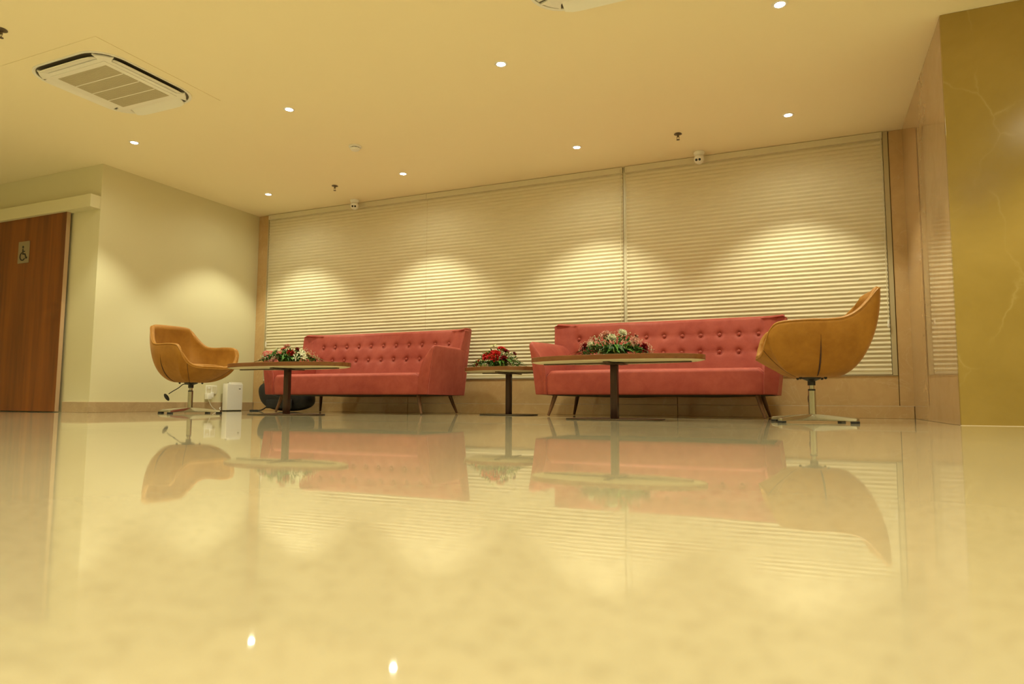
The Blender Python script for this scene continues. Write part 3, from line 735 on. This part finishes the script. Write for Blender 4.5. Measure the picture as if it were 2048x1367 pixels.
arrangement((-4.62, 5.15, TZ+.0005), 'flower arrangement with white lilies and red carnation on the left coffee table', [
    (rose, (-.155, -.02, .128), .036, C_white, 'ranunculus'), (carnation, (-.055, .03, .170), .038, C_pink, 'carnation'), (rose, (-.038, -.04, .142), .024, C_red, 'rose_bud'),
    (carnation, (.070, -.06, .100), .040, C_red, 'carnation'), (rose, (.112, -.01, .136), .022, C_dred, 'rose_bud'),
    (lily, (-.305, -.02, .070), .045, C_white, 'lily'), (lily, (-.240, -.05, .066), .042, C_white, 'lily'), (lily, (-.262, .02, .085), .040, C_white, 'lily'),
    (lily, (.175, -.03, .095), .045, C_white, 'lily'), (lily, (.160, -.08, .050), .045, C_white, 'lily'), (lily, (.215, -.01, .085), .042, C_white, 'lily'), (rose, (.232, .0, .088), .020, C_peach, 'rose_bud'),
    (lily, (.235, -.06, .052), .036, C_white, 'lily'), (carnation, (-.075, -.13, .034), .034, C_pink, 'carnation'), (rose, (-.215, -.04, .058), .018, C_dred, 'rose_bud'),
    ], 30, .45, .15, .7, 150, 11)
arrangement((-2.86, 6.45, TZ-.0075), 'flower arrangement of red roses on the side table between the sofas', [
    (rose, (-.085, .0, .205), .040, C_red, 'rose'), (rose, (-.045, .02, .180), .036, C_dred, 'rose'), (rose, (-.165, -.03, .168), .040, C_red, 'rose'), (rose, (-.205, .02, .170), .032, C_dred, 'rose'),
    (rose, (-.178, -.09, .118), .042, C_red, 'rose'), (rose, (-.110, -.08, .148), .042, C_red, 'rose'), (rose, (-.112, -.11, .104), .042, C_red, 'rose'),
    (rose, (-.262, -.03, .142), .036, C_red, 'rose'), (rose, (-.240, -.07, .108), .036, C_red, 'rose'), (rose, (-.335, -.06, .058), .034, C_red, 'rose'),
    (rose, (-.020, -.08, .098), .034, C_dred, 'rose'), (rose, (.065, .0, .150), .020, C_dred, 'rose_bud'),
    (lily, (-.190, .03, .235), .055, fmat('petal_cream_green', (.62,.66,.30)), 'lily'), (lily, (-.30, .0, .085), .040, fmat('petal_cream_green', (.62,.66,.30)), 'lily'),
    ], 30, .41, .22, 4, 60, 12, -.13)
arrangement((-1.40, 5.20, TZ+.0005), 'flower arrangement with pink and white carnations on the right coffee table', [
    (carnation, (-.062, -.02, .178), .040, C_pink, 'carnation'), (carnation, (.048, .03, .196), .036, C_pink, 'carnation'), (carnation, (.172, -.05, .112), .045, C_pink, 'carnation'),
    (carnation, (-.002, -.06, .143), .040, C_white, 'carnation'), (carnation, (.074, -.02, .182), .040, C_white, 'carnation'), (carnation, (-.180, -.05, .092), .034, C_white, 'carnation'),
    (rose, (-.230, -.06, .078), .032, C_dred, 'rose_bud'), (rose, (.255, -.06, .060), .034, C_dred, 'rose_bud'), (rose, (-.095, .03, .178), .018, C_dred, 'rose_bud'),
    (rose, (.168, .04, .160), .016, C_dred, 'rose_bud'),
    ], 36, .40, .175, .8, 260, 13)

# ------------------------------------------------------------------ white box, socket, adaptor cable by the left wall
t = thing('white_box_unit', 'white upright electronic box standing by the left wall skirting', 'device', (-6.90, 6.67, 0))
MB().box(-.04, .04, -.13, .13, .010, .352).build('casing', M_white, t, bevel=.006, seg=3)
MB().box(-.032, .032, -.12, .12, 0, .010).build('foot', M_black, t)
MB().box(.0402, .042, -.126, .126, .016, .347).build('front_panel', mat('pale_panel', (.84,.83,.82), .35), t, bevel=.001)
MB().box(.042, .0428, .060, .092, .282, .292).build('display', M_black, t)
MB().box(-.035, .030, -.06, .125, .352, .372).build('lid', M_white, t, bevel=.004)
MB().lathe([(0, 0), (.010, 0), (.013, .008), (.009, .018), (0, .02)], 14, (.01, -.095, .352)).build('knob', M_chrome, t)
t = thing('wall_socket', 'white double wall socket with a plug, left of the white box', 'socket', (XL, 6.39, .27))
MB().box(0, .012, -.085, .085, -.055, .055).build('face_plate', M_white, t, bevel=.003)
for s_ in (-.042, .042):
    MB().box(.012, .016, s_-.034, s_+.034, -.044, .044).build('socket_insert', M_cream, t, bevel=.002)
MB().box(.016, .020, -.065, -.025, .010, .034).build('switch', M_white, t, bevel=.002)
t = thing('power_adaptor', 'white plug-in adaptor hanging below the wall socket', 'adaptor', (XL, 6.33, .15))
MB().box(.003, .055, -.035, .035, -.0, .075).build('body', M_white, t, bevel=.006, seg=3)
MB().box(.003, .03, .045, .085, .02, .09).build('second_plug', M_white, t, bevel=.006)
pts = catmull([(.03, .0, .0), (.035, .03, -.06), (.04, .06, -.10), (.05, .10, -.13), (.07, .13, -.143), (.085, .16, -.145), (.08, .14, -.12), (.06, .17, -.10), (.05, .18, -.14)], 6)
MB().tube(pts, .004, 6).build('cable', M_white, t)

# ------------------------------------------------------------------ black bag under the left sofa's end
t = thing('black_bag', 'black soft bag lying beside and under the left end of the left sofa', 'bag', (-6.16, 6.86, 0))
m = MB(); nu, nv = 40, 20; vs = []
for j in range(nv+1):
    b = -pi/2+pi*j/nv
    for i in range(nu):
        a = 2*pi*i/nu; cb = math.copysign(abs(cos(b))**.75, cos(b)); sbn = math.copysign(abs(sin(b))**.8, sin(b))
        x = .42*cb*math.copysign(abs(cos(a))**.8, cos(a)); y = .155*cb*math.copysign(abs(sin(a))**.8, sin(a)); z = .185+.18*sbn
        z = z*(1+.12*(-x)/.34) ; x -= .09*(z/.3-.5)*(x < 0)
        nz = noise.noise(Vector((x*6, y*6, z*6)))*.018
        vs.append((x*(1+nz), y*(1+nz*3), max(.002, z*(1+nz*1.5))))
m.add(vs, [(j*nu+i, j*nu+(i+1) % nu, (j+1)*nu+(i+1) % nu, (j+1)*nu+i) for j in range(nv) for i in range(nu)])
m.build('body', M_bag, t, angle=80)
MB().box(-.2, .22, -.165, -.145, .04, .15).build('front_pocket', M_bag, t, bevel=.012, seg=3)
MB().tube(catmull([(-.30, -.05, .05), (-.36, -.08, .012), (-.45, -.12, .008), (-.52, -.10, .008), (-.44, -.05, .010)], 6), .008, 8).build('strap', M_bag, t)
MB().tube(catmull([(-.12, -.12, .24), (-.05, -.17, .20), (.08, -.17, .18), (.16, -.12, .22)], 6), .007, 8).build('handle', M_bag, t)
